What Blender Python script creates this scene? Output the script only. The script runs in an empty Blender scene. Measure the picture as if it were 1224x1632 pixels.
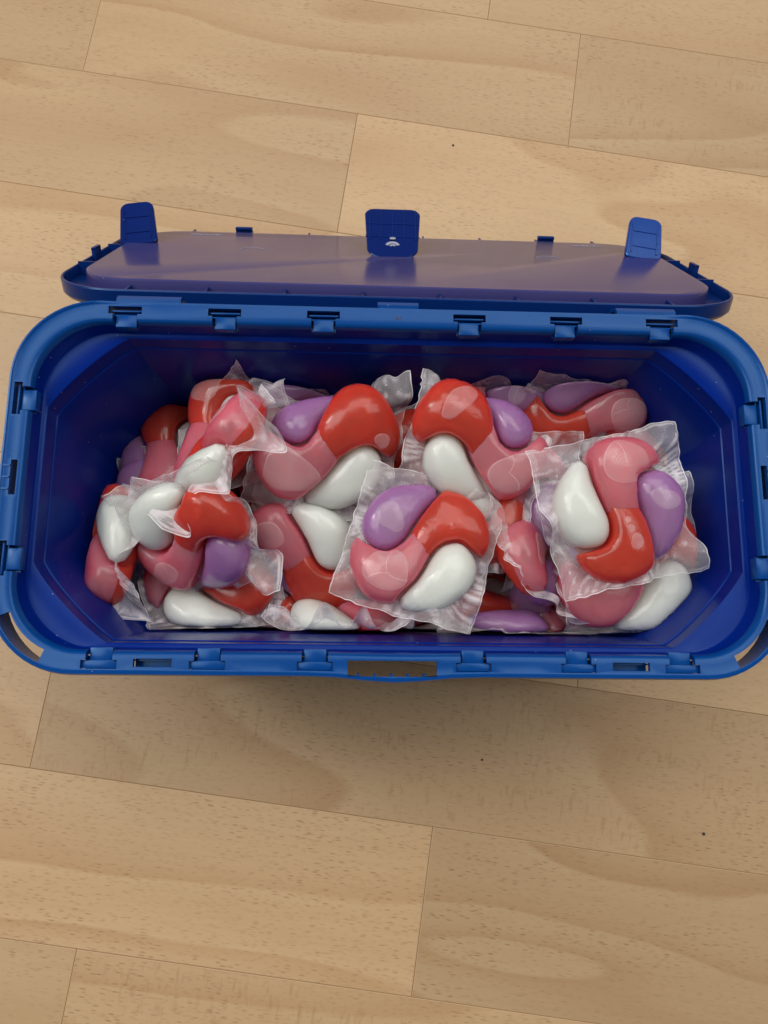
import bpy, bmesh, math, random
import numpy as np
from mathutils import Vector, Matrix, noise
S = bpy.context.scene
COL = S.collection
R_ = math.radians
H = 0.110                      # height of the tub rim above the floor

# ---------------------------------------------------------------- camera, world, lamps, exposure
cam = bpy.data.cameras.new('camera'); cam_o = bpy.data.objects.new('camera', cam); COL.objects.link(cam_o)
cam.sensor_fit = 'VERTICAL'; cam.sensor_height = 36.0; cam.lens = 36.0*1200/1632
cam.clip_start = 0.01; cam.clip_end = 50
CR = Matrix(((0.9992953733923817, -0.015554335793346197, -0.034158737602673024),
             (0.009147115476435957, 0.9835727291063914, -0.18028038394863172),
             (0.03640174439558062, 0.17984089967588898, 0.9830219548965963)))
CC = Vector((-0.01259925, -0.05564844, 0.25050471+H))
cam_o.matrix_world = Matrix.Translation(CC) @ CR.to_4x4()
S.camera = cam_o

w = bpy.data.worlds.new('World'); S.world = w; w.use_nodes = True
bg = w.node_tree.nodes['Background']; bg.inputs[0].default_value = (0.93, 0.96, 1.0, 1); bg.inputs[1].default_value = 0.20

def area_light(name, loc, target, size, size_y, power, color):
    l = bpy.data.lights.new(name, 'AREA'); l.shape = 'RECTANGLE'; l.size = size; l.size_y = size_y
    l.energy = power; l.color = color
    o = bpy.data.objects.new(name, l); COL.objects.link(o); o.location = loc
    o.rotation_euler = (Vector(target)-Vector(loc)).to_track_quat('-Z', 'Y').to_euler()
    return o
area_light('ceiling_light', (0.3, 1.45, 2.4), (0, 0.15, 0), 2.0, 1.6, 34.0, (1.0, 0.97, 0.92))
area_light('left_daylight', (-1.3, 0.4, 2.2), (0, 0.1, 0), 1.4, 1.5, 33.0, (1.0, 0.98, 0.95))
area_light('right_daylight', (1.35, 0.5, 2.2), (0, 0.1, 0), 1.2, 1.4, 17.0, (1.0, 0.97, 0.93))
area_light('window_light', (-1.3, 0.55, 1.25), (0, 0, 0.08), 0.3, 0.5, 6.5, (1.0, 0.98, 0.95))

S.view_settings.view_transform = 'Standard'; S.view_settings.look = 'None'
S.view_settings.exposure = -0.16; S.view_settings.gamma = 1.0
S.render.engine = 'CYCLES'
cy = S.cycles
cy.transparent_max_bounces = 24; cy.max_bounces = 10; cy.diffuse_bounces = 5; cy.glossy_bounces = 4; cy.transmission_bounces = 6
cy.caustics_reflective = False; cy.caustics_refractive = False
cy.sample_clamp_indirect = 4.0
try:
    cy.use_denoising = True; cy.denoiser = 'OPENIMAGEDENOISE'
except Exception:
    pass

def at(px, py, z):
    """world point seen at photo pixel (px, py) at height z, used once to lay things out"""
    d = CR @ Vector(((px-612)/1200, -(py-816)/1200, -1.0))
    return CC + d*((z-CC.z)/d.z)

# ---------------------------------------------------------------- node helpers
def new_mat(name):
    m = bpy.data.materials.new(name); m.use_nodes = True
    nt = m.node_tree; b = nt.nodes['Principled BSDF']
    return m, nt, b
def N(nt, typ, **kw):
    n = nt.nodes.new(typ)
    for k, v in kw.items():
        if k in n.inputs.keys() if hasattr(n.inputs, 'keys') else False: n.inputs[k].default_value = v
        else: setattr(n, k, v)
    return n
def L(nt, a, b): nt.links.new(a, b)
def ramp(nt, fac, stops):
    r = nt.nodes.new('ShaderNodeValToRGB'); e = r.color_ramp.elements
    while len(e) < len(stops): e.new(0.5)
    for el, (p, c) in zip(e, stops):
        el.position = p; el.color = c if len(c) == 4 else (*c, 1)
    L(nt, fac, r.inputs[0]); return r.outputs[0]
def mixc(nt, fac, a, b, typ='MIX'):
    n = nt.nodes.new('ShaderNodeMix'); n.data_type = 'RGBA'; n.blend_type = typ
    for sock, v in ((n.inputs[0], fac), (n.inputs[6], a), (n.inputs[7], b)):
        if hasattr(v, 'default_value'): L(nt, v, sock)
        else: sock.default_value = v if not isinstance(v, tuple) else ((*v, 1) if len(v) == 3 else v)
    return n.outputs[2]
def math_n(nt, op, a, b=None, clamp=False):
    n = nt.nodes.new('ShaderNodeMath'); n.operation = op; n.use_clamp = clamp
    for i, v in enumerate((a, b)):
        if v is None: continue
        if hasattr(v, 'default_value'): L(nt, v, n.inputs[i])
        else: n.inputs[i].default_value = v
    return n.outputs[0]
def noise_n(nt, vec, scale, detail=3, rough=.5, dist=0):
    n = nt.nodes.new('ShaderNodeTexNoise'); n.inputs['Scale'].default_value = scale
    n.inputs['Detail'].default_value = detail; n.inputs['Roughness'].default_value = rough; n.inputs['Distortion'].default_value = dist
    L(nt, vec, n.inputs['Vector']); return n.outputs['Fac']
def mapping(nt, vec, scale=(1, 1, 1), loc=None):
    m = nt.nodes.new('ShaderNodeMapping'); m.inputs['Scale'].default_value = scale
    L(nt, vec, m.inputs['Vector'])
    if loc is not None: L(nt, loc, m.inputs['Location'])
    return m.outputs[0]

# ---------------------------------------------------------------- materials
def plastic(name, col, rough, bump=.02, spec=.5):
    m, nt, b = new_mat(name)
    tc = nt.nodes.new('ShaderNodeTexCoord')
    n1 = noise_n(nt, tc.outputs['Object'], 60, 4, .6)
    c0 = mixc(nt, n1, tuple(c*.88 for c in col), tuple(min(1, c*1.1) for c in col))
    v = nt.nodes.new('ShaderNodeTexVoronoi'); v.inputs['Scale'].default_value = 330; L(nt, tc.outputs['Object'], v.inputs['Vector'])
    sc_ = nt.nodes.new('ShaderNodeSeparateColor'); L(nt, v.outputs['Color'], sc_.inputs[0])
    dust = math_n(nt, 'MULTIPLY', math_n(nt, 'LESS_THAN', v.outputs['Distance'], .075), math_n(nt, 'GREATER_THAN', sc_.outputs[0], .86))
    L(nt, mixc(nt, math_n(nt, 'MULTIPLY', dust, .5), c0, (.35, .36, .42)), b.inputs['Base Color'])
    n2 = noise_n(nt, tc.outputs['Object'], 25, 3, .6)
    r = nt.nodes.new('ShaderNodeMapRange'); r.inputs[3].default_value = rough-.06; r.inputs[4].default_value = rough+.08
    L(nt, n2, r.inputs[0]); L(nt, r.outputs[0], b.inputs['Roughness'])
    n3 = noise_n(nt, tc.outputs['Object'], 2600, 2, .5)
    bp = nt.nodes.new('ShaderNodeBump'); bp.inputs['Strength'].default_value = bump; bp.inputs['Distance'].default_value = .0004
    L(nt, n3, bp.inputs['Height']); L(nt, bp.outputs[0], b.inputs['Normal'])
    b.inputs['IOR'].default_value = 1.5; b.inputs['Specular IOR Level'].default_value = spec; b.inputs['Specular Tint'].default_value = (.45, .75, 1, 1) if spec < .5 else (1, 1, 1, 1)
    return m
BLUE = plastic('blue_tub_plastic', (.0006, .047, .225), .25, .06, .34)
INNER = plastic('shaded_inner_blue_plastic', (.0006, .015, .185), .22, .02, .16)  # same pigment as the rim; interior shade and blue bounce light painted into the colour
LIDBLUE = plastic('blue_lid_plastic', (.002, .022, .14), .28, .04, .3)
GLOSS = plastic('glossy_blue_panel', (.045, .042, .16), .2, .0)
CLEAR = plastic('bright_blue_latch_plastic', (.002, .055, .40), .16, .01, .35)
CLEAR.node_tree.nodes['Principled BSDF'].inputs['Transmission Weight'].default_value = .45
NAVY = plastic('navy_latch_plastic', (.002, .012, .12), .2, .01, .3)
INK = plastic('dark_mould_number', (.004, .012, .09), .4, .0)
MARK = plastic('pale_mould_mark', (.32, .33, .42), .5, .0)

def gel(name, col, edge, sss=1.0, radius=(1, .3, .25), scale=.012, rough=.3, clear=0.0, tint=(1, 1, 1), haze=(.5, .5, .5)):
    """soft jelly: scattering body, partly clear and tinted where one looks straight into it, under a shiny wrinkled skin"""
    m, nt, b = new_mat(name)
    tc = nt.nodes.new('ShaderNodeTexCoord')
    n1 = noise_n(nt, tc.outputs['Object'], 90, 2, .5)
    c = mixc(nt, n1, col, edge)
    v = nt.nodes.new('ShaderNodeTexVoronoi'); v.inputs['Scale'].default_value = 950
    L(nt, tc.outputs['Object'], v.inputs['Vector'])
    sp = math_n(nt, 'LESS_THAN', v.outputs['Distance'], .13)
    big = noise_n(nt, tc.outputs['Object'], 120, 2, .5)
    sp = math_n(nt, 'MULTIPLY', sp, math_n(nt, 'GREATER_THAN', big, .56))
    c = mixc(nt, math_n(nt, 'MULTIPLY', sp, .45), c, (.8, .7, .7))
    lf = nt.nodes.new('ShaderNodeLayerWeight'); lf.inputs['Blend'].default_value = .5
    hz = math_n(nt, 'POWER', math_n(nt, 'SUBTRACT', 1.0, lf.outputs['Facing']), 1.8)
    c = mixc(nt, math_n(nt, 'MULTIPLY', hz, .62), c, haze)  # bright edge glow and duller centre sheen painted into the colour by viewing angle
    L(nt, c, b.inputs['Base Color'])
    b.inputs['Subsurface Weight'].default_value = sss
    b.inputs['Subsurface Radius'].default_value = radius
    b.inputs['Subsurface Scale'].default_value = scale
    b.inputs['Roughness'].default_value = rough
    b.inputs['IOR'].default_value = 1.36
    n2 = noise_n(nt, tc.outputs['Object'], 260, 3, .55)
    bp = nt.nodes.new('ShaderNodeBump'); bp.inputs['Strength'].default_value = .25; bp.inputs['Distance'].default_value = .0008
    L(nt, n2, bp.inputs['Height']); L(nt, bp.outputs[0], b.inputs['Normal'])
    out = nt.nodes['Material Output']; body = b.outputs[0]
    if clear:
        tr = nt.nodes.new('ShaderNodeBsdfTransparent'); tr.inputs[0].default_value = (*tint, 1)
        lw = nt.nodes.new('ShaderNodeLayerWeight'); lw.inputs['Blend'].default_value = .5
        k = math_n(nt, 'MULTIPLY', math_n(nt, 'POWER', math_n(nt, 'SUBTRACT', 1.0, lw.outputs['Facing']), .7), clear)
        ms = nt.nodes.new('ShaderNodeMixShader'); L(nt, k, ms.inputs[0]); L(nt, b.outputs[0], ms.inputs[1]); L(nt, tr.outputs[0], ms.inputs[2])
        body = ms.outputs[0]
    n4 = noise_n(nt, tc.outputs['Object'], 120, 3, .55, 1.5); bc = nt.nodes.new('ShaderNodeBump'); bc.inputs['Strength'].default_value = .22; bc.inputs['Distance'].default_value = .0012
    L(nt, n4, bc.inputs['Height'])
    fr = nt.nodes.new('ShaderNodeFresnel'); fr.inputs['IOR'].default_value = 1.45; L(nt, bc.outputs[0], fr.inputs['Normal'])
    gl = nt.nodes.new('ShaderNodeBsdfGlossy'); gl.inputs['Roughness'].default_value = .13; L(nt, bc.outputs[0], gl.inputs['Normal'])
    mx = nt.nodes.new('ShaderNodeMixShader'); L(nt, math_n(nt, 'MULTIPLY', fr.outputs[0], .8), mx.inputs[0]); L(nt, body, mx.inputs[1]); L(nt, gl.outputs[0], mx.inputs[2])
    L(nt, mx.outputs[0], out.inputs['Surface'])
    return m
RED = gel('orange_red_gel', (.93, .065, .035), (.90, .045, .035), clear=.6, tint=(1, .3, .2), haze=(.60, .13, .075))
DEEP = gel('deep_red_gel', (.80, .045, .025), (.74, .035, .022), clear=.55, tint=(1, .2, .14), haze=(.5, .12, .08))
PINK = gel('pink_gel', (.97, .16, .24), (.95, .10, .17), clear=.6, tint=(1, .5, .52), haze=(.96, .46, .49))
PURPLE = gel('purple_gel', (.46, .19, .47), (.39, .14, .42), radius=(.6, .3, .8), clear=.45, tint=(.72, .42, .86), haze=(.52, .36, .55))
WHITE = gel('white_gel', (.70, .735, .67), (.67, .70, .64), sss=.8, radius=(1, 1, .9), rough=.4, clear=.12, tint=(.95, .97, .9), haze=(.70, .735, .67))

def film_mat(name, fac0, fold, col, rough, fres=.3, bump=.4):
    m, nt, b = new_mat(name)
    b.inputs['Base Color'].default_value = (*col, 1); b.inputs['Roughness'].default_value = rough
    b.inputs['IOR'].default_value = 1.48
    tc = nt.nodes.new('ShaderNodeTexCoord')
    n = noise_n(nt, tc.outputs['Object'], 120, 2, .5)
    lw = nt.nodes.new('ShaderNodeLayerWeight'); lw.inputs['Blend'].default_value = .3
    at_ = nt.nodes.new('ShaderNodeAttribute'); at_.attribute_name = 'fold'
    f = math_n(nt, 'ADD', math_n(nt, 'MULTIPLY', n, fac0), fac0*.5)
    f = math_n(nt, 'ADD', f, math_n(nt, 'MULTIPLY', at_.outputs['Fac'], fold))
    f = math_n(nt, 'ADD', f, math_n(nt, 'MULTIPLY', lw.outputs['Facing'], fres), True)
    n2 = noise_n(nt, tc.outputs['Object'], 230, 2, .5, 1.0)
    bp = nt.nodes.new('ShaderNodeBump'); bp.inputs['Strength'].default_value = bump; bp.inputs['Distance'].default_value = .0012
    L(nt, n2, bp.inputs['Height']); L(nt, bp.outputs[0], b.inputs['Normal'])
    L(nt, f, b.inputs['Alpha'])
    return m
FILM = film_mat('clear_wrinkled_film', .20, .34, (.84, .79, .82), .10, .24, .42)
EDGE = film_mat('cut_film_edge', .55, .2, (.88, .86, .88), .2, .2)
BUBBLE = film_mat('air_bubble_skin', .17, 0, (.84, .70, .71), .12, .1, .1)
BLINE = film_mat('bubble_border', .24, 0, (.92, .78, .80), .25, .1, .1)

def wood():
    m, nt, b = new_mat('beech_plank_wood')
    g = nt.nodes.new('ShaderNodeNewGeometry'); oi = nt.nodes.new('ShaderNodeObjectInfo')
    tc = nt.nodes.new('ShaderNodeTexCoord')
    rnd = oi.outputs['Random']
    cx = nt.nodes.new('ShaderNodeCombineXYZ')
    L(nt, math_n(nt, 'MULTIPLY', rnd, 37.0), cx.inputs[0]); L(nt, math_n(nt, 'MULTIPLY', rnd, 91.0), cx.inputs[1]); L(nt, math_n(nt, 'MULTIPLY', rnd, 53.0), cx.inputs[2])
    va = nt.nodes.new('ShaderNodeVectorMath'); va.operation = 'ADD'
    L(nt, tc.outputs['Object'], va.inputs[0]); L(nt, cx.outputs[0], va.inputs[1])
    P = va.outputs[0]
    # cathedral figure: contour bands of a stretched height field
    hf = noise_n(nt, mapping(nt, P, (2.4, 11, 1)), 1.0, 2, .45, .3)
    band = math_n(nt, 'FRACT', math_n(nt, 'MULTIPLY', hf, 7.0))
    band = ramp(nt, band, [(0, (0, 0, 0)), (.6, (.45, .45, .45)), (.93, (1, 1, 1)), (1, (0, 0, 0))])
    fine = noise_n(nt, mapping(nt, P, (40, 520, 1)), 1.0, 4, .65)
    broad = noise_n(nt, mapping(nt, P, (5, 38, 1)), 1.0, 3, .55)
    base = mixc(nt, broad, (.535, .375, .213), (.468, .318, .172))
    base = mixc(nt, math_n(nt, 'MULTIPLY', band, math_n(nt, 'MULTIPLY', noise_n(nt, mapping(nt, P, (6, 14, 1)), 1, 1), 1.15)), base, (.38, .225, .105))
    base = mixc(nt, math_n(nt, 'MULTIPLY', fine, .42), base, (.36, .21, .10))
    # short dark pore flecks along the grain
    def flecks(sx, sy, thr, seed):
        v = nt.nodes.new('ShaderNodeTexVoronoi'); v.inputs['Scale'].default_value = 1.0; v.inputs['Randomness'].default_value = 1.0
        L(nt, mapping(nt, P, (sx, sy, 1)), v.inputs['Vector'])
        a = nt.nodes.new('ShaderNodeMapRange'); a.inputs[1].default_value = thr; a.inputs[2].default_value = thr*.45; a.clamp = True
        L(nt, v.outputs['Distance'], a.inputs[0])
        sel = nt.nodes.new('ShaderNodeSeparateColor'); L(nt, v.outputs['Color'], sel.inputs[0])
        return math_n(nt, 'MULTIPLY', a.outputs[0], math_n(nt, 'GREATER_THAN', sel.outputs[seed], .3))
    patch = noise_n(nt, mapping(nt, P, (14, 32, 1)), 1.0, 2, .5)
    pm = nt.nodes.new('ShaderNodeMapRange'); pm.inputs[1].default_value = .38; pm.inputs[2].default_value = .62; L(nt, patch, pm.inputs[0])
    f1 = math_n(nt, 'MULTIPLY', flecks(170, 900, .30, 0), math_n(nt, 'ADD', math_n(nt, 'MULTIPLY', pm.outputs[0], .5), .18))
    base = mixc(nt, f1, base, (.24, .125, .055))
    f2 = math_n(nt, 'MULTIPLY', flecks(110, 520, .22, 1), .24)
    base = mixc(nt, f2, base, (.27, .14, .06))
    f3 = math_n(nt, 'MULTIPLY', flecks(240, 800, .42, 2), math_n(nt, 'ADD', math_n(nt, 'MULTIPLY', pm.outputs[0], .14), .14))
    base = mixc(nt, f3, base, (.30, .165, .075))
    # medullary ray patches across the grain on some planks
    ray = noise_n(nt, mapping(nt, P, (520, 130, 1)), 1.0, 2, .5)
    rp = ramp(nt, ray, [(.56, (0, 0, 0)), (.66, (1, 1, 1))])
    rsel = math_n(nt, 'GREATER_THAN', rnd, .62)
    zone = noise_n(nt, mapping(nt, P, (22, 50, 1)), 1.0, 2, .5)
    zr = ramp(nt, zone, [(.45, (0, 0, 0)), (.6, (1, 1, 1))])
    rp = math_n(nt, 'MULTIPLY', math_n(nt, 'MULTIPLY', rp, rsel), math_n(nt, 'MULTIPLY', zr, .28))
    base = mixc(nt, rp, base, (.27, .14, .06))
    tone = nt.nodes.new('ShaderNodeMapRange'); tone.inputs[3].default_value = .88; tone.inputs[4].default_value = 1.1
    sw = nt.nodes.new('ShaderNodeTexWhiteNoise'); sw.noise_dimensions = '1D'; L(nt, rnd, sw.inputs['W']); L(nt, sw.outputs['Value'], tone.inputs[0])
    hs = nt.nodes.new('ShaderNodeHueSaturation'); L(nt, base, hs.inputs['Color']); L(nt, tone.outputs[0], hs.inputs['Value'])
    L(nt, hs.outputs[0], b.inputs['Base Color'])
    b.inputs['Roughness'].default_value = .45
    b.inputs['Specular IOR Level'].default_value = .4
    bp = nt.nodes.new('ShaderNodeBump'); bp.inputs['Strength'].default_value = .12; bp.inputs['Distance'].default_value = .0003
    L(nt, math_n(nt, 'SUBTRACT', fine, f1), bp.inputs['Height']); L(nt, bp.outputs[0], b.inputs['Normal'])
    return m
WOOD = wood()
m, nt, b = new_mat('plank_joint'); JOINT = m
b.inputs['Base Color'].default_value = (.48, .31, .16, 1); b.inputs['Roughness'].default_value = .6
m, nt, b = new_mat('dust_speck'); SPECK = m
b.inputs['Base Color'].default_value = (.05, .035, .025, 1); b.inputs['Roughness'].default_value = .8

# ---------------------------------------------------------------- object helpers
def mesh_obj(name, bm, mats, parent=None, smooth=True, angle=40):
    me = bpy.data.meshes.new(name); bm.normal_update(); bm.to_mesh(me); bm.free()
    for mm in (mats if isinstance(mats, (list, tuple)) else [mats]): me.materials.append(mm)
    if smooth:
        me.shade_smooth()
        if angle: me.set_sharp_from_angle(angle=R_(angle))
    o = bpy.data.objects.new(name, me); COL.objects.link(o)
    if parent is not None: o.parent = parent
    return o
def box(bm, x0, x1, y0, y1, z0, z1, bev=0, mi=0):
    vs = [bm.verts.new((x, y, z)) for z in (z0, z1) for y in (y0, y1) for x in (x0, x1)]
    fs = [bm.faces.new([vs[i] for i in f]) for f in ((0, 2, 3, 1), (4, 5, 7, 6), (0, 1, 5, 4), (2, 6, 7, 3), (0, 4, 6, 2), (1, 3, 7, 5))]
    for f in fs: f.material_index = mi
    if bev:
        es = list({e for f in fs for e in f.edges})
        bmesh.ops.bevel(bm, geom=es, offset=bev, segments=2, affect='EDGES', profile=.5)
def loft(bm, loops, closed=True, mi=0):
    rows = [[bm.verts.new(p) for p in lp] for lp in loops]
    n = len(rows[0])
    for a, b_ in zip(rows, rows[1:]):
        for i in range(n if closed else n-1):
            j = (i+1) % n
            f = bm.faces.new((a[i], a[j], b_[j], b_[i])); f.material_index = mi
    return rows
def rrect(hx, hy, r, z, ex=1.0, nc=14, ns=22, ny=10):
    """rounded rectangle, ccw from the right side's lower end; ex 1 = round corner, 2 = straight chamfer"""
    pts = []
    cs = ((hx-r, -hy+r, -90), (hx-r, hy-r, 0), (-hx+r, hy-r, 90), (-hx+r, -hy+r, 180))
    for k, (cx, cy_, a0) in enumerate(cs):
        arc = []
        for i in range(nc+1):
            a = R_(a0+90*i/nc); c, s = math.cos(a), math.sin(a)
            arc.append((cx+r*math.copysign(abs(c)**ex, c), cy_+r*math.copysign(abs(s)**ex, s)))
        pts += arc
        nx = cs[(k+1) % 4]
        a1 = R_(nx[2]); q = (nx[0]+r*math.cos(a1), nx[1]+r*math.sin(a1)); p = arc[-1]
        m_ = ny if k in (0, 2) else ns
        for i in range(1, m_): pts.append((p[0]+(q[0]-p[0])*i/m_, p[1]+(q[1]-p[1])*i/m_))
    return [(x, y, z) for x, y in pts]

# ================================================================ FLOOR
bm = bmesh.new()
for x, y in ((-3, -3), (3, -3), (3, 3), (-3, 3)): bm.verts.new((x, y, -.0032))
bm.faces.new(bm.verts)
floor = mesh_obj('floor', bm, JOINT, smooth=False)
floor['kind'] = 'structure'; floor['label'] = 'floor of pale beech planks laid in staggered rows'
TH = R_(-7.75); e1 = Vector((math.cos(TH), math.sin(TH), 0)); e2 = Vector((-math.sin(TH), math.cos(TH), 0))
rng = random.Random(5)
known = {-1: [-.1058], 0: [.0413], 1: [-.1427], 2: [.1008], 5: [-.047], 6: [-.196, .068], 7: [.0155]}
PW = .0708; V0 = -.2007
def plank(u0, u1, v0, v1):
    bm = bmesh.new()
    hx, hy = (u1-u0)/2, (v1-v0)/2
    g = .0001; i = .00036; d = .00012
    lo = [bm.verts.new((sx*(hx-g), sy*(hy-g), -.003)) for sx, sy in ((-1, -1), (1, -1), (1, 1), (-1, 1))]
    md = [bm.verts.new((sx*(hx-g), sy*(hy-g), -d)) for sx, sy in ((-1, -1), (1, -1), (1, 1), (-1, 1))]
    tp = [bm.verts.new((sx*(hx-i), sy*(hy-i), 0)) for sx, sy in ((-1, -1), (1, -1), (1, 1), (-1, 1))]
    bm.faces.new(tp)
    for k in range(4):
        j = (k+1) % 4
        bm.faces.new((lo[k], lo[j], md[j], md[k])).material_index = 1
        bm.faces.new((md[k], md[j], tp[j], tp[k])).material_index = 1
    o = mesh_obj('plank', bm, [WOOD, JOINT], floor, smooth=False)
    c = e1*((u0+u1)/2)+e2*((v0+v1)/2)
    o.location = c; o.rotation_euler = (0, 0, TH)
for row in range(-8, 18):
    cuts = list(known.get(row-1, []))
    v0 = V0+PW*(row-1); v1 = v0+PW
    if not cuts: cuts = [rng.uniform(-.9, -.7)]
    u = cuts[0]; 
    left = [u]
    while left[-1] > -1.0: left.append(left[-1]-rng.uniform(.33, .46))
    right = [cuts[-1]]
    while right[-1] < 1.0: right.append(right[-1]+rng.uniform(.33, .46))
    us = sorted(set(left+cuts+right))
    for a, b_ in zip(us, us[1:]): plank(a, b_, v0, v1)
def speck(px, py, r, h):
    bm = bmesh.new(); bmesh.ops.create_icosphere(bm, subdivisions=2, radius=r)
    for v in bm.verts:
        v.co *= 1+.35*noise.noise(v.co*900+Vector((px, py, 0))); v.co.z *= h
    p = at(px, py, 0)
    o = mesh_obj('crumb', bm, SPECK); o.location = (p.x, p.y, r*h*.7)
    return o
for (px, py, r, lab) in ((1121, 1329, .00075, 'dark crumb on the plank at lower right of the tub'),
                         (722, 232, .0006, 'tiny brown crumb on the plank behind the middle latch'),
                         (768, 1211, .0005, 'faint tiny crumb on the floor in front of the tub')):
    o = speck(px, py, r, .55); o['label'] = lab; o['category'] = 'crumb'

# ================================================================ TUB
tub = bpy.data.objects.new('storage_tub', None); COL.objects.link(tub); tub.empty_display_size = .02
tub['label'] = 'open blue plastic tub full of laundry capsules, its lid hanging back'; tub['category'] = 'tub'
HX, HY, RC = .1332, .0645, .0290
def ringpt(inset, z, chamf=0.0, lip=0.0):
    r = RC-inset*.75
    if chamf: r = r+(.0268-r)*chamf
    pts = rrect(HX-inset, HY-inset, max(r, .004), z, 1.0+.72*chamf)
    out = []
    for x, y, zz in pts:
        # the clasp makes the front edge bow outward a little
        if y < -.03 and inset < .009:
            t = max(0, 1-abs(x)/.026); t = t*t*(3-2*t)
            y -= .0019*t*max(0, 1-inset/.009)
        if lip and y > HY-inset-.006 and abs(x) < .103: zz -= lip
        out.append((x, y, zz))
    return out
prof = [(.0011, H-.0115, 0, 0), (0, H-.0115, 0, 0), (-.0002, H-.006, 0, 0), (0, H-.001, 0, 0), (.0004, H+.0005, 0, .0006), (.0010, H+.0006, 0, .0007), (.0014, H+.0002, 0, .0003),
        (.0018, H, 0, 0), (.0048, H, 0, 0), (.0066, H-.0001, 0, 0), (.0073, H-.0004, 0, 0), (.0078, H-.0011, 0, 0), (.0081, H-.0026, .05, 0), (.0086, H-.0072, .1, 0), (.0089, H-.0079, .15, 0),
        (.0094, H-.0081, .3, 0), (.0101, H-.0082, 1, 0), (.0105, H-.0085, 1, 0), (.0107, H-.0100, 1, 0), (.0112, H-.0150, 1, 0),
        (.0116, H-.0153, 1, 0), (.0140, H-.028, 1, 0), (.0185, .012, 1, 0), (.0205, .005, 1, 0), (.0245, .0030, 1, 0)]
outer = [(.0011, H-.0115, 0), (.0012, H-.0018, 0), (.0058, H-.0018, 0), (.0066, H-.0030, 0), (.0070, H-.010, .05), (.0074, H-.013, .2),
         (.0092, H-.03, .35), (.0140, .010, .35), (.0160, .002, .35), (.0185, .0006, .35)]
bm = bmesh.new()
loops = [ringpt(i, z, c) for i, z, c in outer[::-1]] + [ringpt(i, z, c, l) for i, z, c, l in prof[1:]]
rows = loft(bm, loops)
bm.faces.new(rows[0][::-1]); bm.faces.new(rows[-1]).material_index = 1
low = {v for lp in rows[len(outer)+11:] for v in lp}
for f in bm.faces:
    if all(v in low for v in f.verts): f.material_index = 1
bmesh.ops.recalc_face_normals(bm, faces=bm.faces)
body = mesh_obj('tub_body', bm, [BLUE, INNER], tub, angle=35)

# clip positions round the rim: (centre, inward direction, along direction)
K = [-.0955, -.0608, -.0260, .0260, .0608, .0955]
clips = [((x, HY, H), (0, -1), (1, 0)) for x in K] + [((x, -HY, H), (0, 1), (1, 0)) for x in K] + \
        [((-HX, y, H), (1, 0), (0, 1)) for y in (.028, -.027)] + [((HX, y, H), (-1, 0), (0, 1)) for y in (.028, -.027)]
def obox(bm, c, inn, al, a0, a1, i0, i1, z0, z1, bev=0):
    """box in rim coordinates: along a0..a1, inward i0..i1, height relative to the rim"""
    x = [c[0]+inn[0]*i+al[0]*a for a in (a0, a1) for i in (i0, i1)]; y = [c[1]+inn[1]*i+al[1]*a for a in (a0, a1) for i in (i0, i1)]
    box(bm, min(x), max(x), min(y), max(y), c[2]+z0, c[2]+z1, bev)
cut = bmesh.new()
for c, inn, al in clips:
    obox(cut, c, inn, al, -.0058, .0058, .0021, .0049, -.0045, .004)
    obox(cut, c, inn, al, -.0043, .0043, .0047, .0096, -.0045, .004)
for s, yy in ((-1, .0003), (1, .0028)):
    obox(cut, (s*HX, yy, H), (-s, 0), (0, 1), -.0060, .0060, .0036, .0058, -.0022, .004)
for x in (-.0783, .0783):
    obox(cut, (x, -HY, H), (0, 1), (1, 0), -.0062, .0062, .0028, .0054, -.0022, .004)
obox(cut, (0, -HY, H), (0, 1), (1, 0), -.0153, .0139, .0003, .0054, -.0024, .004)   # clasp hole
for sx in (-1, 1):                                                                    # grip slots in the two front corners
    cxk, cyk = sx*(HX-RC), -HY+RC
    prev = None; secs = []
    for i in range(11):
        a = R_(203+44*i/10); ca, sa = math.cos(a), math.sin(a)
        secs.append([(cxk-sx*ca*rr, cyk+sa*rr, z) for rr, z in ((RC-.0018, H-.0026), (RC-.0062, H-.0026), (RC-.0062, H+.004), (RC-.0018, H+.004))])
    vr = [[cut.verts.new(p) for p in s_] for s_ in secs]
    for a_, b_ in zip(vr, vr[1:]):
        for k in range(4): cut.faces.new((a_[k], a_[(k+1) % 4], b_[(k+1) % 4], b_[k]))
    cut.faces.new(vr[0][::-1]); cut.faces.new(vr[-1])
bmesh.ops.recalc_face_normals(cut, faces=cut.faces)
cutter = mesh_obj('cutter', cut, BLUE, smooth=False)
md = body.modifiers.new('cut', 'BOOLEAN'); md.operation = 'DIFFERENCE'; md.solver = 'EXACT'; md.object = cutter; md.use_self = True
dg = bpy.context.evaluated_depsgraph_get(); dg.update()
me = bpy.data.meshes.new_from_object(body.evaluated_get(dg))
body.modifiers.clear(); old = body.data; body.data = me; me.name = 'tub_body'
bpy.data.objects.remove(cutter); bpy.data.meshes.remove(old)
me.shade_smooth(); me.set_sharp_from_angle(angle=R_(35))

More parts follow.
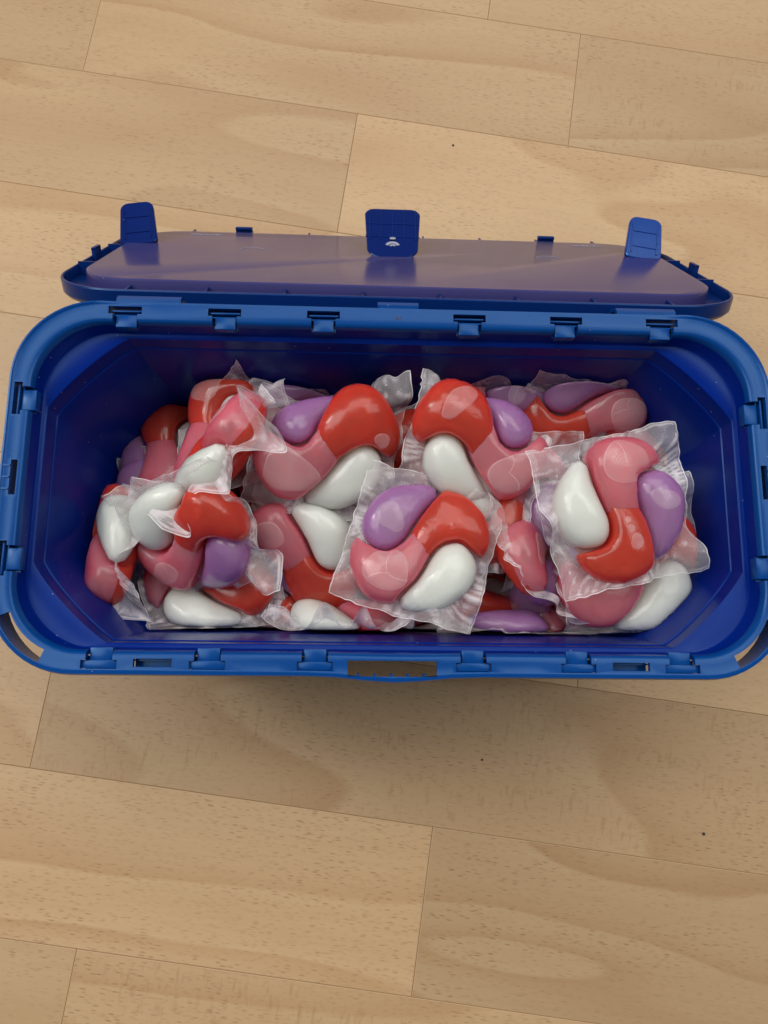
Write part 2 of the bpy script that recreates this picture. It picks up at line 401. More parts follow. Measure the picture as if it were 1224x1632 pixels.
for c, inn, al in clips:                       # the sprung tongue and the bar behind it in every clip opening
    bm = bmesh.new(); obox(bm, c, inn, al, -.0037, .0037, .0044, .0090, -.0062, -.0021, .0004)
    mesh_obj('clip_tongue', bm, BLUE, tub)
    bm = bmesh.new(); obox(bm, c, inn, al, -.0054, .0054, .0029, .0036, -.0042, -.0014, .0002)
    obox(bm, c, inn, al, -.0054, .0054, .0040, .0046, -.0052, -.0026, .0002)
    obox(bm, c, inn, al, -.0060, .0060, .0018, .0062, -.0064, -.0056, .0002)
    if inn == (0, 1): obox(bm, c, inn, al, -.0057, .0057, .0022, .0048, -.0042, -.0012, .0002)
    mesh_obj('clip_bar', bm, BLUE, tub)
for s, yy in ((-1, .0003), (1, .0028)):
    bm = bmesh.new()
    for k in (-1, 0, 1): obox(bm, (s*HX, yy, H), (-s, 0), (0, 1), k*.004-.0003, k*.004+.0003, .0002, .0035, -.0002, .0004)
    mesh_obj('side_rib', bm, BLUE, tub, smooth=False)
for x in (-.0783, .0783):
    bm = bmesh.new(); obox(bm, (x, -HY, H), (0, 1), (1, 0), -.0070, .0070, .0018, .0064, -.0070, -.0058)
    obox(bm, (x, -HY, H), (0, 1), (1, 0), -.0066, .0066, .0046, .0052, -.0058, -.0030)
    mesh_obj('recess_floor', bm, BLUE, tub, smooth=False)
for k in range(5):                             # ribs seen in the clasp hole
    bm = bmesh.new(); obox(bm, (-.0007, -HY, H), (0, 1), (1, 0), -.0116+k*.0055, -.0108+k*.0055, -.001, .0012, -.0075, -.0016)
    mesh_obj('clasp_rib', bm, BLUE, tub, smooth=False)
for x0, x1 in ((-.0990, -.0765), (-.0068, .0078), (.0795, .1010)):   # living hinges
    bm = bmesh.new()
    rws = loft(bm, [[(x, .0636, H-.0009), (x, .0655, H-.0004), (x, .0672, H-.0018), (x, .0688, H-.0055), (x, .0690, H-.0085), (x, .0680, H-.0085), (x, .0676, H-.0058), (x, .0664, H-.0030), (x, .0650, H-.0020), (x, .0636, H-.0022)] for x in (x0, x0+.0004, x1-.0004, x1)])
    bm.faces.new(rws[0]); bm.faces.new(rws[-1][::-1]); bmesh.ops.recalc_face_normals(bm, faces=bm.faces)
    mesh_obj('hinge_strap', bm, BLUE, tub, angle=25)

def text_mesh(name, body_, size, mat_, parent, loc, rot=(0, 0, 0), depth=.00012, sx=1.0):
    cu = bpy.data.curves.new(name, 'FONT'); cu.body = body_; cu.size = size; cu.extrude = depth; cu.align_x = 'CENTER'; cu.align_y = 'CENTER'
    o = bpy.data.objects.new(name, cu); COL.objects.link(o)
    dg = bpy.context.evaluated_depsgraph_get(); dg.update()
    me = bpy.data.meshes.new_from_object(o.evaluated_get(dg)); me.materials.clear(); me.materials.append(mat_)
    bpy.data.objects.remove(o); bpy.data.curves.remove(cu)
    o = bpy.data.objects.new(name, me); COL.objects.link(o); o.parent = parent; o.location = loc; o.rotation_euler = rot; o.scale = (sx, 1, 1)
    return o
p190 = at(633, 507.5, H)
text_mesh('mould_number', '190', .0021, INK, tub, (p190.x, p190.y, H+.00005), depth=.0001, sx=1.1)

# ---------------------------------------------------------------- lid (hangs open behind the tub)
PHI = R_(50.3); c_, s_ = math.cos(PHI), math.sin(PHI)
lid_m = Matrix(((1, 0, 0, .0022), (0, c_, s_, .0664), (0, -s_, c_, H-.0080), (0, 0, 0, 1)))
lid_m = lid_m @ Matrix.Rotation(R_(-0.7), 4, 'Z')
U0, U1, LW = .0030, .1300, .1332
def lrr(inset, z, r=.029, u0=U0, u1=U1):
    hy = (u1-u0)/2
    return [(x, y+(u0+u1)/2, zz) for x, y, zz in rrect(LW-inset, hy-inset, max(r-inset*.8, .003), z)]
bm = bmesh.new()
seq = [(.004, -.0026), (.0014, -.0020), (.0002, -.0005), (0, .0042), (.0003, .0047), (.0009, .0047), (.0012, .0042), (.0013, .0004), (.004, 0)]
rows = loft(bm, [lrr(i, z) for i, z in seq])
bm.faces.new(rows[0][::-1]); bm.faces.new(rows[-1])
bmesh.ops.recalc_face_normals(bm, faces=bm.faces)
lid = mesh_obj('lid', bm, LIDBLUE, tub, angle=30)
lid.matrix_local = lid_m
lid['label'] = 'lid hanging open behind the tub with a glossy inner panel'
bm = bmesh.new()
seq = [(.0085, 0), (.0087, .0052), (.0090, .0062), (.0098, .0066)]
rows = loft(bm, [lrr(i, z, .030) for i, z in seq]); bm.faces.new(rows[-1])
bmesh.ops.recalc_face_normals(bm, faces=bm.faces)
PT = .0066
mesh_obj('lid_panel', bm, GLOSS, lid, angle=25)
def rib(*bx):
    bm = bmesh.new(); box(bm, *bx); mesh_obj('stiffening_rib', bm, LIDBLUE, lid, smooth=False)
for k in range(8):
    x = -.1015+k*.029
    rib(x-.0004, x+.0004, U0+.0010, U0+.0092, .0001, .0045)
    rib(x-.0004, x+.0004, U1-.0092, U1-.0010, .0001, .0062)
for sx in (-1, 1):
    for u in (.045, .085):
        rib(*(sorted((sx*(LW-.0090), sx*(LW-.001)))), u-.0004, u+.0004, .0001, .0058)
for x, u, wx, wu in ((-.0765, U1-.0022, .0042, .0010), (.0775, U1-.0022, .0042, .0010), (-LW+.0018, .066, .0009, .0040), (LW-.0018, .066, .0009, .0040)):
    bm = bmesh.new(); box(bm, x-wx, x+wx, u-wu, u+wu, .0002, .0082, .0004)
    box(bm, x-wx, x+wx, u-wu-.0008 if wx > wu else u-wu, u+wu, .0068, .0081, .0003)
    mesh_obj('clip_hook', bm, LIDBLUE, lid)
def slab(bm, w0, w1, length, th, r, base_r, dish=0.0, nx=1):
    """rounded tongue from y=0 to y=length, z thickness, extruded"""
    pts = []
    for cx, cy0, a0, rr in ((w1-r, length-r, 0, r), (-w1+r, length-r, 90, r), (-w0+base_r, base_r, 180, base_r), (w0-base_r, base_r, 270, base_r)):
        for i in range(9):
            a = R_(a0+90*i/8); pts.append((cx+rr*math.cos(a), cy0+rr*math.sin(a)))
    e = .0004
    def sh(d, z):
        cy0 = length/2
        return [(x*(1-d/w1), cy0+(y-cy0)*(1-d/length*2), z) for x, y in pts]
    rows = loft(bm, [sh(e, 0), sh(0, e), sh(0, th-e), sh(e, th)])
    bm.faces.new(rows[0][::-1]); bm.faces.new(rows[-1])
# middle latch: a ribbed plate leaning out over the far edge, its foot resting on the glossy panel
def latch_frame(x, u, n, psi, roll=0):
    return Matrix.Translation((x, u, n)) @ Matrix.Rotation(psi, 4, 'X') @ Matrix.Rotation(roll, 4, 'Z')
bm = bmesh.new(); slab(bm, .0115, .0128, .0335, .0010, .0042, .0065)
latch = mesh_obj('latch', bm, NAVY, lid, angle=30)
latch.matrix_local = latch_frame(-.0022, .0700, PT-.0010, R_(29))
bm = bmesh.new()
for x in (-.0105, -.0053, 0, .0053, .0105): box(bm, x-.0002, x+.0002, .0115, .0325, .0009, .0013)
for y in (.0135, .0225): box(bm, -.0122, .0122, y-.0002, y+.0002, .0009, .00125)
mesh_obj('latch_grid', bm, LIDBLUE, latch, smooth=False)
# press symbol moulded on the latch: a fan of two bands under a dot
bm = bmesh.new()
def arc_band(bm, cx, cy0, r0, r1, a0, a1, z0, z1, n=14, sy=1.0):
    lo = []
    for i in range(n+1):
        a = R_(a0+(a1-a0)*i/n)
        lo.append([(cx+r*math.cos(a), cy0+r*math.sin(a)*sy, z) for r, z in ((r0, z0), (r1, z0), (r1, z1), (r0, z1))])
    rws = loft(bm, lo); bm.faces.new(rws[0][::-1]); bm.faces.new(rws[-1])
arc_band(bm, 0, .0068, .0020, .0034, 20, 160, .0009, .0013)
arc_band(bm, 0, .0068, .0006, .0015, 20, 160, .0009, .0013)
arc_band(bm, 0, .0114, .0002, .0014, 0, 359, .0017, .0021, sy=.5)
bmesh.ops.recalc_face_normals(bm, faces=bm.faces)
mesh_obj('press_symbol', bm, MARK, latch, smooth=False)
# two side latches: hollow rounded thumb tabs
for x, mat_, lab, lean in ((-.1180, NAVY, 'dark navy side latch at the left end of the lid', 9), (.1145, CLEAR, 'bright translucent blue side latch at the right end of the lid', -9)):
    bm = bmesh.new(); slab(bm, .0084, .0076, .0230, .0026, .0038, .003)
    o = mesh_obj('side_latch', bm, mat_, lid, angle=30); o['label'] = lab
    o.matrix_local = latch_frame(x, .0860, PT-.0022, R_(44), R_(lean))
    bm = bmesh.new()
    arcs = [(-.0062, -.0056), (.0056, .0062)]
    for a_, b_ in arcs: box(bm, a_, b_, .003, .0185, .0025, .0030)
    box(bm, -.0055, .0055, .0145, .0151, .0025, .0029); box(bm, -.0055, .0055, .0062, .0068, .0025, .0029)
    q = mesh_obj('latch_rim', bm, mat_, o, smooth=False)
# ring-shaped mould marks and the two rows of tiny raised print on the panel
for x in (-.0655, .0690):
    bm = bmesh.new(); arc_band(bm, x, .0765, .0052, .0055, 20, 175, PT, PT+.00008, 24); bmesh.ops.recalc_face_normals(bm, faces=bm.faces)
    mesh_obj('gate_mark', bm, MARK, lid, smooth=False)
prng = random.Random(3)
for xa, xb in ((-.1000, -.0850), (.0880, .1015)):
    bm = bmesh.new(); x = xa
    while x < xb:
        wd = prng.uniform(.0004, .0011); hh = prng.uniform(.0006, .0013)
        box(bm, x, x+wd, .1120-hh, .1120+hh, PT, PT+.00006); x += wd+prng.uniform(.0003, .0008)
    mesh_obj('small_print', bm, MARK, lid, smooth=False)

# ================================================================ CAPSULES
RG = .0228                                       # radius of the gel disc
def catmull(ctrl, m):
    A = np.array(ctrl); n = len(A)-1; out = []
    for q in np.linspace(0, n, m):
        i = min(int(q), n-1); f = q-i
        a, b_, c, d = A[max(i-1, 0)], A[i], A[i+1], A[min(i+2, n)]
        out.append(.5*(2*b_+(c-a)*f+(2*a-5*b_+4*c-d)*f*f+(3*b_-a-3*c+d)*f**3))
    return np.array(out)
C_PURPLE = [(-.56, .22, .30), (-.53, .40, .36), (-.34, .62, .34), (-.06, .79, .23), (.22, .88, .12)]
C_WHITE = [(-x, -y, r) for x, y, r in C_PURPLE]
C_ORANGE = [(.84, .02, .26), (.76, .28, .36), (.48, .50, .44), (.26, .30, .42), (.12, .06, .36), (-.06, -.14, .24)]
C_PINK = [(-x, -y, r) for x, y, r in C_ORANGE]
KS = .045
ROUND = []
class Chamber:
    """a gel chamber as the smooth union of balls along a bent spine, flattened like a filled pouch and kept a film's width
    clear of the round drops beside it; meshed once by rays from inside it"""
    def __init__(self, ctrl, centre, zk, carve=False):
        self.b = catmull(ctrl, 16); self.c = np.array((*centre, 0.)); self.zk = zk; self.carve = carve
        if not carve: ROUND.append(self.b)
        nu, nv = 44, 20; P = [np.array((0, 0, 1.))]
        for i in range(1, nv):
            e = math.pi*i/nv
            for k in range(nu):
                a = 2*math.pi*k/nu; P.append(np.array((math.sin(e)*math.cos(a), math.sin(e)*math.sin(a), math.cos(e))))
        P.append(np.array((0, 0, -1.))); D = np.array(P)
        ts = np.linspace(1.6, 0, 161)
        hit = np.zeros(len(D)); done = np.zeros(len(D), bool)
        for t0, t1 in zip(ts, ts[1:]):
            ins = self.sdf(self.c+D*t1) < 0
            new = ins & ~done
            if new.any():
                lo = np.full(new.sum(), t1); hi = np.full(new.sum(), t0); d = D[new]
                for _ in range(10):
                    mid = (lo+hi)/2; q = self.sdf(self.c+d*mid[:, None]) < 0
                    lo = np.where(q, mid, lo); hi = np.where(q, hi, mid)
                hit[new] = lo; done |= new
        self.pts = self.c+D*hit[:, None]
        F = [(0, 1+k, 1+(k+1) % nu) for k in range(nu)]
        for i in range(nv-2):
            for k in range(nu):
                a = 1+i*nu; k2 = (k+1) % nu; F.append((a+k, a+nu+k, a+nu+k2, a+k2))
        l = len(D)-1; a = 1+(nv-2)*nu
        F += [(l, a+(k+1) % nu, a+k) for k in range(nu)]
        self.faces = F
    def sdf(self, p):
        q = np.array(p, float); q[:, 2] /= self.zk
        def union(b, z):
            d = np.linalg.norm(q[:, None, :2]-b[None, :, :2], axis=2)
            d = (d**2.7+z**2.7)**(1/2.7)-b[None, :, 2]*.97
            return -KS*np.log(np.exp(-np.clip(d, -1, 2)/KS).sum(1))+KS*.9
        d = union(self.b, np.abs(q[:, 2:3]))
        if self.carve:
            o = .035-np.minimum(union(ROUND[0], np.abs(q[:, 2:3])*.45), union(ROUND[1], np.abs(q[:, 2:3])*.45))
            d = .03*np.log(np.exp(np.clip(d, -2, 2)/.03)+np.exp(np.clip(o, -2, 2)/.03))
        return d
    def top(self, xy):
        p = np.zeros((len(xy), 3)); p[:, :2] = xy; lo = np.zeros(len(xy)); hi = np.full(len(xy), 1.)
        for _ in range(14):
            mid = (lo+hi)/2; p[:, 2] = mid; q = self.sdf(p) < 0
            lo = np.where(q, mid, lo); hi = np.where(q, hi, mid)
        return lo
CH = {'purple': Chamber(C_PURPLE, (-.42, .50), .92), 'white': Chamber(C_WHITE, (.42, -.50), .92)}
CH['orange'] = Chamber(C_ORANGE, (.50, .42), .84, True); CH['pink'] = Chamber(C_PINK, (-.50, -.42), .84, True)
def bend_fn(spec):
    if not spec: return lambda p: p
    ang, deg, s0 = spec; d = Vector((math.cos(R_(ang)), math.sin(R_(ang)), 0)); s0 *= RG; k = R_(deg)/RG
    def f(p):
        s_ = p.dot(d)
        if s_ <= s0: return p
        a = min(k*(s_-s0), 1.9); r_ = p-d*s_; z = p.z; extra = (s_-s0)-a/k
        ns = s0+math.sin(a)/k+z*math.sin(a)+extra*math.cos(a); nz = -(1-math.cos(a))/k+z*math.cos(a)-extra*math.sin(a)
        return Vector((r_.x+d.x*ns, r_.y+d.y*ns, nz))
    return f
def warpfn(seed, mirror, amt=.0009):
    off = Vector((seed*3.1, seed*1.7, seed*.9)); sg = -1 if mirror else 1
    def f(p):
        q = Vector((float(p[0]), float(p[1]), float(p[2])))*RG
        q += noise.noise_vector(q*85+off)*amt + noise.noise_vector(q*210+off)*amt*.22
        return Vector((q.x*sg, q.y, q.z))
    return f
def chamber_mesh(ch, f, two_tone):
    bm = bmesh.new(); vs = [bm.verts.new(f(p)) for p in ch.pts]
    for q in ch.faces:
        fc = bm.faces.new([vs[i] for i in q])
        if two_tone and sum(ch.pts[i][2] for i in q)/len(q) < -.05: fc.material_index = 1
    bmesh.ops.recalc_face_normals(bm, faces=bm.faces)
    return bm
def bubble_mesh(ch, f, cx, cy, rx, ry, rng):
    """trapped air bubble: a patch following the chamber's top, slightly proud, with a pale border and cell lines"""
    bm = bmesh.new(); n = 34; ph = rng.uniform(0, 6); rot = rng.uniform(-.4, .4)
    def edge(a): return 1+.10*math.sin(2*a+ph)+.06*math.sin(3*a+ph*2)
    def xy(r, a):
        x, y = rx*r*edge(a)*math.cos(a), ry*r*edge(a)*math.sin(a)
        return (cx+x*math.cos(rot)-y*math.sin(rot), cy+x*math.sin(rot)+y*math.cos(rot))
    def put(pts, out):
        pts = np.array(pts); z = ch.top(pts)
        return [bm.verts.new(f((p[0], p[1], zz+out))) for p, zz in zip(pts, z)]
    radii = [.3, .6, .85, .955, 1.0]; outs = [.012, .012, .011, .010, .0]
    rows = [put([xy(r, 2*math.pi*k/n) for k in range(n)], o) for r, o in zip(radii, outs)]
    c0 = put([(cx, cy)], .012)[0]
    for k in range(n): bm.faces.new((c0, rows[0][k], rows[0][(k+1) % n]))
    for i in range(len(rows)-1):
        for k in range(n):
            fc = bm.faces.new((rows[i][k], rows[i+1][k], rows[i+1][(k+1) % n], rows[i][(k+1) % n]))
            fc.material_index = 1 if i == len(rows)-2 else 0
    if rx > .2:
        a0 = rng.uniform(0, 6); j = (rng.uniform(-.2, .2), rng.uniform(-.2, .2))
        for q in range(rng.choice((0, 1, 2, 3))):
            a = a0+q*2.1+rng.uniform(-.7, .7); dx, dy = math.cos(a), math.sin(a)
            L_, R2 = [], []
            for s_i in range(9):
                t = s_i/8*.94; bend = (.16*math.sin(q*2.3+a0))*math.sin(s_i/8*3.1)
                for lst, sg in ((L_, -1), (R2, 1)):
                    u = j[0]*(1-t)+dx*t-dy*(bend+.022*sg); v = j[1]*(1-t)+dy*t+dx*(bend+.022*sg)
                    lst.append((cx+rx*u*math.cos(rot)-ry*v*math.sin(rot), cy+rx*u*math.sin(rot)+ry*v*math.cos(rot)))
            A, B = put(L_, .018), put(R2, .018)
            for k in range(8): bm.faces.new((A[k], B[k], B[k+1], A[k+1])).material_index = 1
    return bm
def film_mesh(seed, half, mirror, amp, curl, rot, crimp, warp, n=84, wave=.4, flop=0.0):
    rng = random.Random(seed); off = Vector((rng.uniform(-50, 50), rng.uniform(-50, 50), rng.uniform(-50, 50)))
    bm = bmesh.new(); g = {}; fl = bm.verts.layers.float.new('fold')
    cr, sr = math.cos(rot), math.sin(rot)
    ca = rng.uniform(0, 6.28)
    def gel_edge(a): return RG*(.93+.05*math.cos(4*a+1.0))
    us = [0]*(n+1)
    for i in range(n+1):
        s = i/n*2-1
        us[i] = math.copysign(abs(s)**.8, s)
    e = .00032/half
    us[1] = us[0]+e; us[-2] = us[-1]-e
    for i in range(n+1):
        for j in range(n+1):
            u, v = us[i]*half, us[j]*half
            # ragged cut edge and slightly rounded corner
            u += (.0006*noise.noise(Vector((v*300, 3, seed)))+.0012*noise.noise(Vector((v*70, 9, seed))))*abs(us[i])**6*(1 if us[i] > 0 else -1)
            v += (.0006*noise.noise(Vector((u*300, 7, seed)))+.0012*noise.noise(Vector((u*70, 1, seed))))*abs(us[j])**6*(1 if us[j] > 0 else -1)
            x, y = u*cr-v*sr, u*sr+v*cr
            rr = math.hypot(x, y); a = math.atan2(y, x)
            ex = max(0, rr-gel_edge(a)*.86)/RG
            k = min(1, ex/.28)
            z = amp*k*(.0034*noise.noise(Vector((x*75, y*75, 0))+off)+.0020*noise.noise(Vector((x*170, y*190, 5))+off))
            z += crimp*k*.0005*math.sin(a*40+14*noise.noise(Vector((x*45, y*45, 2))+off))*max(0, .15+1.6*noise.noise(Vector((x*55, y*55, 8))+off))*(1.6-.9*k)
            z += curl*ex*ex*.010*math.cos(2*a+ca)+warp*ex*.008*math.cos(a*3+ca*1.7)
            z += wave*ex*.016*noise.noise(Vector((math.cos(a)*3.2, math.sin(a)*3.2, 4))+off)+wave*ex*.008*math.sin(a*9+4*noise.noise(Vector((x*40, y*40, 6))+off))+flop*ex*.016
            pull = 1-.06*k*abs(noise.noise(Vector((x*60, y*60, 11))+off))
            g[i, j] = (Vector(((-x if mirror else x)*pull, y*pull, z)), rr/gel_edge(a))
    vs = {}
    d2n = (2*half/n)**2*520
    for k, (co, r) in g.items():
        v = vs[k] = bm.verts.new(co); i, j = k; d2 = 0
        if 1 < i < n-1 and 1 < j < n-1:
            d2 = abs(g[i-1, j][0].z+g[i+1, j][0].z-2*co.z)+abs(g[i, j-1][0].z+g[i, j+1][0].z-2*co.z)
        v[fl] = min(1, max(0, d2/d2n-.55))
    for i in range(n):
        for j in range(n):
            ids = ((i, j), (i+1, j), (i+1, j+1), (i, j+1))
            if max(g[q][1] for q in ids) < .12: continue
            fc = bm.faces.new([vs[q] for q in ids])
            if i in (0, n-1) or j in (0, n-1): fc.material_index = 1
    for v in [v for v in bm.verts if not v.link_faces]: bm.verts.remove(v)
    return bm
def base_mesh(seed, mirror, r, depth, seg=32):
    bm = bmesh.new(); rows = []
    off = Vector((seed, seed*2.3, 0))
    for i in range(9):
        a = math.pi/2*i/8; rr = r*RG*math.cos(a)**.8 if i < 8 else .0004; z = -.0010-depth*RG*math.sin(a)
        row = []
        for k in range(seg):
            b_ = 2*math.pi*k/seg; q = Vector((rr*math.cos(b_)*(1+.05*math.cos(2*b_+seed)), rr*math.sin(b_), z))
            q += q.normalized()*.0007*noise.noise(q*110+off); row.append(q)
        rows.append(row)
    top = [Vector((q.x*.94, q.y*.94, -.0004)) for q in rows[0]]
    rws = loft(bm, [top]+rows); bm.faces.new(rws[0]); bm.faces.new(rws[-1][::-1])
    bmesh.ops.recalc_face_normals(bm, faces=bm.faces)
    return bm
def frame(pos, n, ang, ref):
    n = Vector(n).normalized(); ref = Vector(ref); v = (ref-n*ref.dot(n)).normalized(); w2 = n.cross(v)
    a = R_(ang)                               # v is the local direction at angle ang
    x = v*math.cos(a)-w2*math.sin(a); y = n.cross(x)
    m_ = Matrix((x, y, n)).transposed().to_4x4(); m_.translation = pos
    return m_
GROUP = 'laundry capsules heaped in the tub'
def capsule(label, px, py, z, n, ang, ref=(1, 0, 0), mirror=False, swap=False, size=1.0, film=.0272, film_rot=-17, seed=1, amp=1.0, curl=.6, crimp=1.0, warp=.5, bubbles=(), base=.90, bend=None, wave=.6, flop=0.0, group=GROUP, detail=True):
    root = bpy.data.objects.new('laundry_capsule', None); COL.objects.link(root); root.empty_display_size = .01
    root['label'] = label; root['category'] = 'laundry capsule'; root['group'] = group
    root.matrix_world = frame(at(px, py, z), n, ang, ref) @ Matrix.Scale(size, 4)
    rng = random.Random(seed*7+1)
    fl = film_mesh(seed, film, mirror, amp, curl, R_(film_rot), crimp, warp, 84 if detail else 40, wave, flop)
    mesh_obj('film', fl, [FILM, EDGE], root, angle=0)
    a_, b_ = ('pink', 'orange') if swap else ('orange', 'pink')
    f = warpfn(seed, mirror)
    parts = []
    for slot, nm in (('orange', a_), ('pink', b_), ('purple', 'purple'), ('white', 'white')):
        mats = {'orange': [RED], 'pink': [PINK, RED], 'purple': [PURPLE], 'white': [WHITE]}[nm]
        o = mesh_obj(nm+'_gel_chamber', chamber_mesh(CH[slot], f, nm == 'pink'), mats, root, angle=0)
        for (bn, cx, cy_, rx, ry) in bubbles:
            if bn == nm:
                if slot != nm: cx, cy_ = -cx, -cy_
                mesh_obj('air_bubble', bubble_mesh(CH[slot], f, cx, cy_, rx, ry, rng), [BUBBLE, BLINE], o, angle=0)
    mesh_obj('base_gel_chamber', base_mesh(seed, mirror, base, .43), [DEEP], root, angle=50)
    # everything stays inside the tub: press what touches a wall flat against it
    M = frame(at(px, py, z), n, ang, ref) @ Matrix.Scale(size, 4); Mi = M.inverted()
    bf = bend_fn(bend)
    todo = list(root.children)+[c for q in root.children for c in q.children]
    for o in todo:
        for v in o.data.vertices:
            lc = bf(v.co); p = M @ lc; q = press(p)
            v.co = Mi @ q if (q-p).length_squared > 1e-12 else lc
    return root
def press(p):
    zz = min(max(p.z, .006), H)
    ins = .0140+(.0185-.0140)*(H-.028-zz)/(H-.040) if zz < H-.028 else .0124+.0016*(H-.0185-zz)/.0095 if zz < H-.0185 else .0116
    hx, hy = HX-ins-.0008, HY-ins-.0008
    def soft(v, lim, m=.005):                   # presses smoothly up to the wall instead of slicing flat
        a = abs(v)
        return v if a < lim-m else math.copysign(lim-m*math.exp(-(a-lim+m)/m), v)
    x, y = soft(p.x, hx), soft(p.y, hy)
    ex = abs(x)-hx+abs(y)-hy+.0225
    if ex > 0: x -= math.copysign(ex/2, x); y -= math.copysign(ex/2, y)
    return Vector((x, y, max(p.z, .0045)))
V = (0, 0, 1)
# --- the capsules one can tell apart, topmost first
capsule('topmost capsule lying face up at the front middle, purple above pink on its left', 668, 872, .090, (-.03, .07, 1), 0, film_rot=-17, seed=11, curl=.3, amp=.8, warp=.2, film=.0268,
        bubbles=(('pink', -.52, -.42, .40, .30), ('purple', -.46, .44, .2, .26)))
capsule('large capsule lying face up at the right, white gel left and purple gel right', 985, 812, .101, (.10, -.12, 1), 124, film_rot=65+72, seed=12, curl=.35, amp=.8, warp=.2, film=.0275,
        bubbles=(('pink', -.58, -.40, .38, .34), ('purple', -.48, .42, .17, .24), ('orange', .34, .40, .12, .12), ('orange', .22, .22, .06, .06), ('orange', .14, .10, .045, .045)))
capsule('capsule at the back centre, white gel left, orange arch above, pink gel right', 764, 702, .094, (.0, -.40, .88), 5, mirror=True, bend=(70, 215, .12), film_rot=10, seed=13, curl=.5, film=.0265,
        bubbles=(('pink', -.56, -.42, .40, .30), ('orange', .5, .48, .24, .13)))
capsule('tilted capsule left of the back centre, long white gel under an orange arch', 522, 708, .088, (.2, -.45, .85), 6, size=1.06, bend=(118, 215, .12), film_rot=-4, seed=14, curl=.5, film=.0268,
        bubbles=(('pink', -.54, -.42, .40, .30), ('orange', .78, .18, .12, .12)))
capsule('capsule standing on edge at back left, pink teardrop above a white egg', 352, 714, .086, (-.80, .5, .32), 292, V, mirror=True, film_rot=5, seed=15, curl=.2, warp=.2, film=0.0275,
        bubbles=(('pink', -.58, -.42, .26, .22),), wave=1.0, flop=-0.5)
capsule('capsule at left showing pink, orange, purple and white gel above a wavy film edge', 306, 856, .083, (-.26, -.70, .66), 158, swap=True, film_rot=8, seed=16, curl=.6,
        bubbles=(('pink', -.58, -.40, .28, .22),))
capsule('capsule on edge against the left wall, white teardrop above dull red gel', 172, 872, 0.064, (-.84, .12, .5), 270, V, film_rot=0, seed=17, curl=.3, film=0.0275, wave=1.0, flop=-0.5)
capsule('capsule in the front left corner with a long white teardrop and orange gel behind', 335, 922, 0.058, (.0, .14, .98), -24, mirror=True, swap=True, bend=(60, 150, .1), film_rot=8, seed=18, curl=.5, wave=0.9)
capsule('capsule on edge at the front wall, white ball on its left and crimson gel right', 548, 982, 0.058, (.05, .93, .30), 270, V, mirror=True, film_rot=3, seed=19, curl=.5, wave=1.1, flop=0.5, film=0.028)
capsule('capsule left of the front centre with a round pink bubble over red gel', 478, 890, 0.068, (-.04, -.5, .85), 190, mirror=True, film_rot=14, seed=20, curl=.9, bend=(40, 150, .0),
        bubbles=(('pink', -.56, -.42, .27, .27),), wave=0.8)
capsule('narrow capsule on edge between the two face-up ones, pink with crimped film', 845, 872, 0.07, (.82, .32, .5), 318, V, mirror=True, film_rot=20, seed=21, curl=.3, bend=(216, 150, .1), crimp=1.6,
        bubbles=(('pink', -.60, -.36, .24, .24),), wave=0.8, flop=0.3)
capsule('capsule at the front wall right of centre, purple teardrop over red gel', 800, 978, 0.056, (.25, .86, .42), 112, V, film_rot=30, seed=22, curl=.5, wave=0.9, flop=-0.5)
capsule('capsule in front of the large right one, dull pink gel under folded film', 905, 955, 0.058, (-.1, -.6, .75), -48, film_rot=15, seed=23, curl=.6, wave=0.8)
capsule('capsule in the front right corner showing one big smooth white dome', 1002, 902, .080, (.15, -.15, .95), -4, size=1.12, film_rot=12, seed=24, curl=.3, film=.0272)
capsule('capsule in the back right corner with red gel right and purple gel left', 930, 668, 0.066, (.0, -.45, .85), 18, swap=True, film_rot=8, seed=25, curl=1.2, film=.0285, bend=(305, 150, .0),
        bubbles=(('pink', -.58, -.40, .32, .26),), wave=0.8)
capsule('dull red capsule at back left behind the pink teardrop, film flap on its left', 335, 684, 0.07, (-.45, .1, .85), -40, film_rot=25, seed=26, curl=.5, film=.0285, bend=(130, 150, .0),
        bubbles=(('orange', .58, .40, .32, .25),))
capsule('dark capsule farthest back on the left, wrapped in folded film', 262, 714, 0.048, (-.5, .15, .8), -56, film_rot=10, seed=27, curl=1.3, film=.031, bend=(318, 150, .0), wave=0.8)
capsule('purple capsule behind the pink teardrop with film sticking up beside it', 462, 674, 0.062, (.3, -.1, .9), 40, film_rot=30, seed=28, curl=.7, film=.031, wave=0.8)
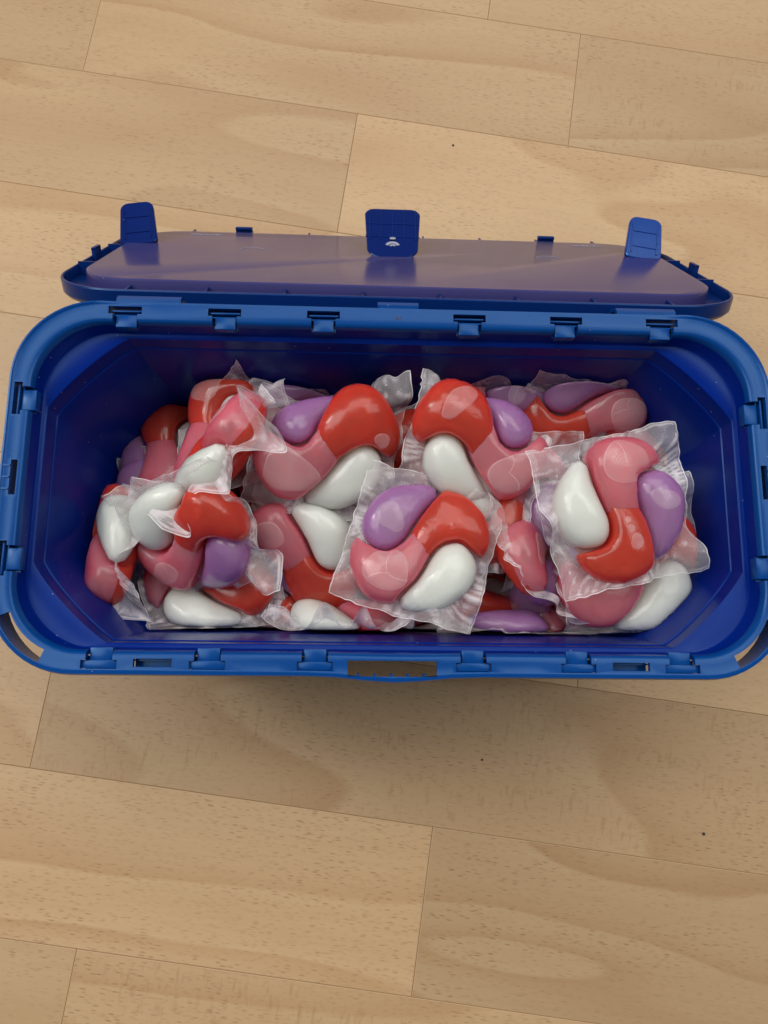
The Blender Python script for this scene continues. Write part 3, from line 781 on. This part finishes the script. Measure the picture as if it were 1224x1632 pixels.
capsule('purple capsule tucked behind the orange arch at the back centre', 800, 680, 0.064, (.1, -.3, .9), 60, film_rot=22, seed=29, curl=.5,
        bubbles=(('purple', -.46, .44, .22, .2),))
capsule('capsule half hidden behind the large right one, film corner toward the right wall', 1036, 722, 0.054, (.35, .1, .9), 54, film_rot=20, seed=30, curl=.4)
capsule('capsule low in the front right, only its flat clear film and dark red showing', 935, 985, 0.04, (.1, .1, 1), 30, film_rot=5, seed=31, curl=.5)
capsule('brownish red capsule below the long white gel, wide film flap in front', 560, 795, 0.056, (.1, -.2, .95), 20, film_rot=35, seed=32, curl=.6, wave=0.8)
capsule('orange capsule lying beneath the white egg and the wavy film', 402, 772, 0.056, (-.1, -.3, .9), -60, film_rot=40, seed=33, curl=.4)
capsule('pinkish capsule showing between the back centre capsule and the front one', 672, 752, 0.058, (0, -.1, 1), -81, film_rot=40, seed=34, curl=.5)
capsule('capsule glimpsed between three others right of centre, mostly crumpled film', 812, 800, .080, (.1, -.1, 1), 150, film_rot=60, seed=35, curl=.6)
capsule('dim capsule low beside the front wall with pale gel and red, right of centre', 752, 1000, 0.036, (0, .2, 1), -20, film_rot=5, seed=36, curl=.5)
capsule('dusky purple capsule low down behind the white ball at the front', 468, 945, 0.04, (0, .1, 1), 300, film_rot=15, seed=37, curl=.5)
capsule('dull red capsule low on the left behind the wall-side white teardrop', 238, 818, 0.046, (-.2, 0, 1), 30, film_rot=15, seed=38, curl=.5)
capsule('shadowed red capsule below the front left pink one', 250, 965, 0.038, (-.2, .1, 1), 200, film_rot=15, seed=39, curl=.5)
k = 50
for (px, py, a) in ((300, 780, 10), (420, 860, 70), (540, 720, 130), (560, 900, 200), (680, 690, 250), (690, 960, 20), (800, 900, 80), (860, 720, 160), (940, 860, 300), (1010, 720, 40)):
    k += 1
    capsule('barely visible capsule deep in the gaps beneath the upper capsules', px, py, .026+.006*(k % 3), (.2*math.sin(k), .2*math.cos(k*2), 1), a, film_rot=k*23, seed=k, curl=.5, detail=False, group='capsules buried under the top layer')
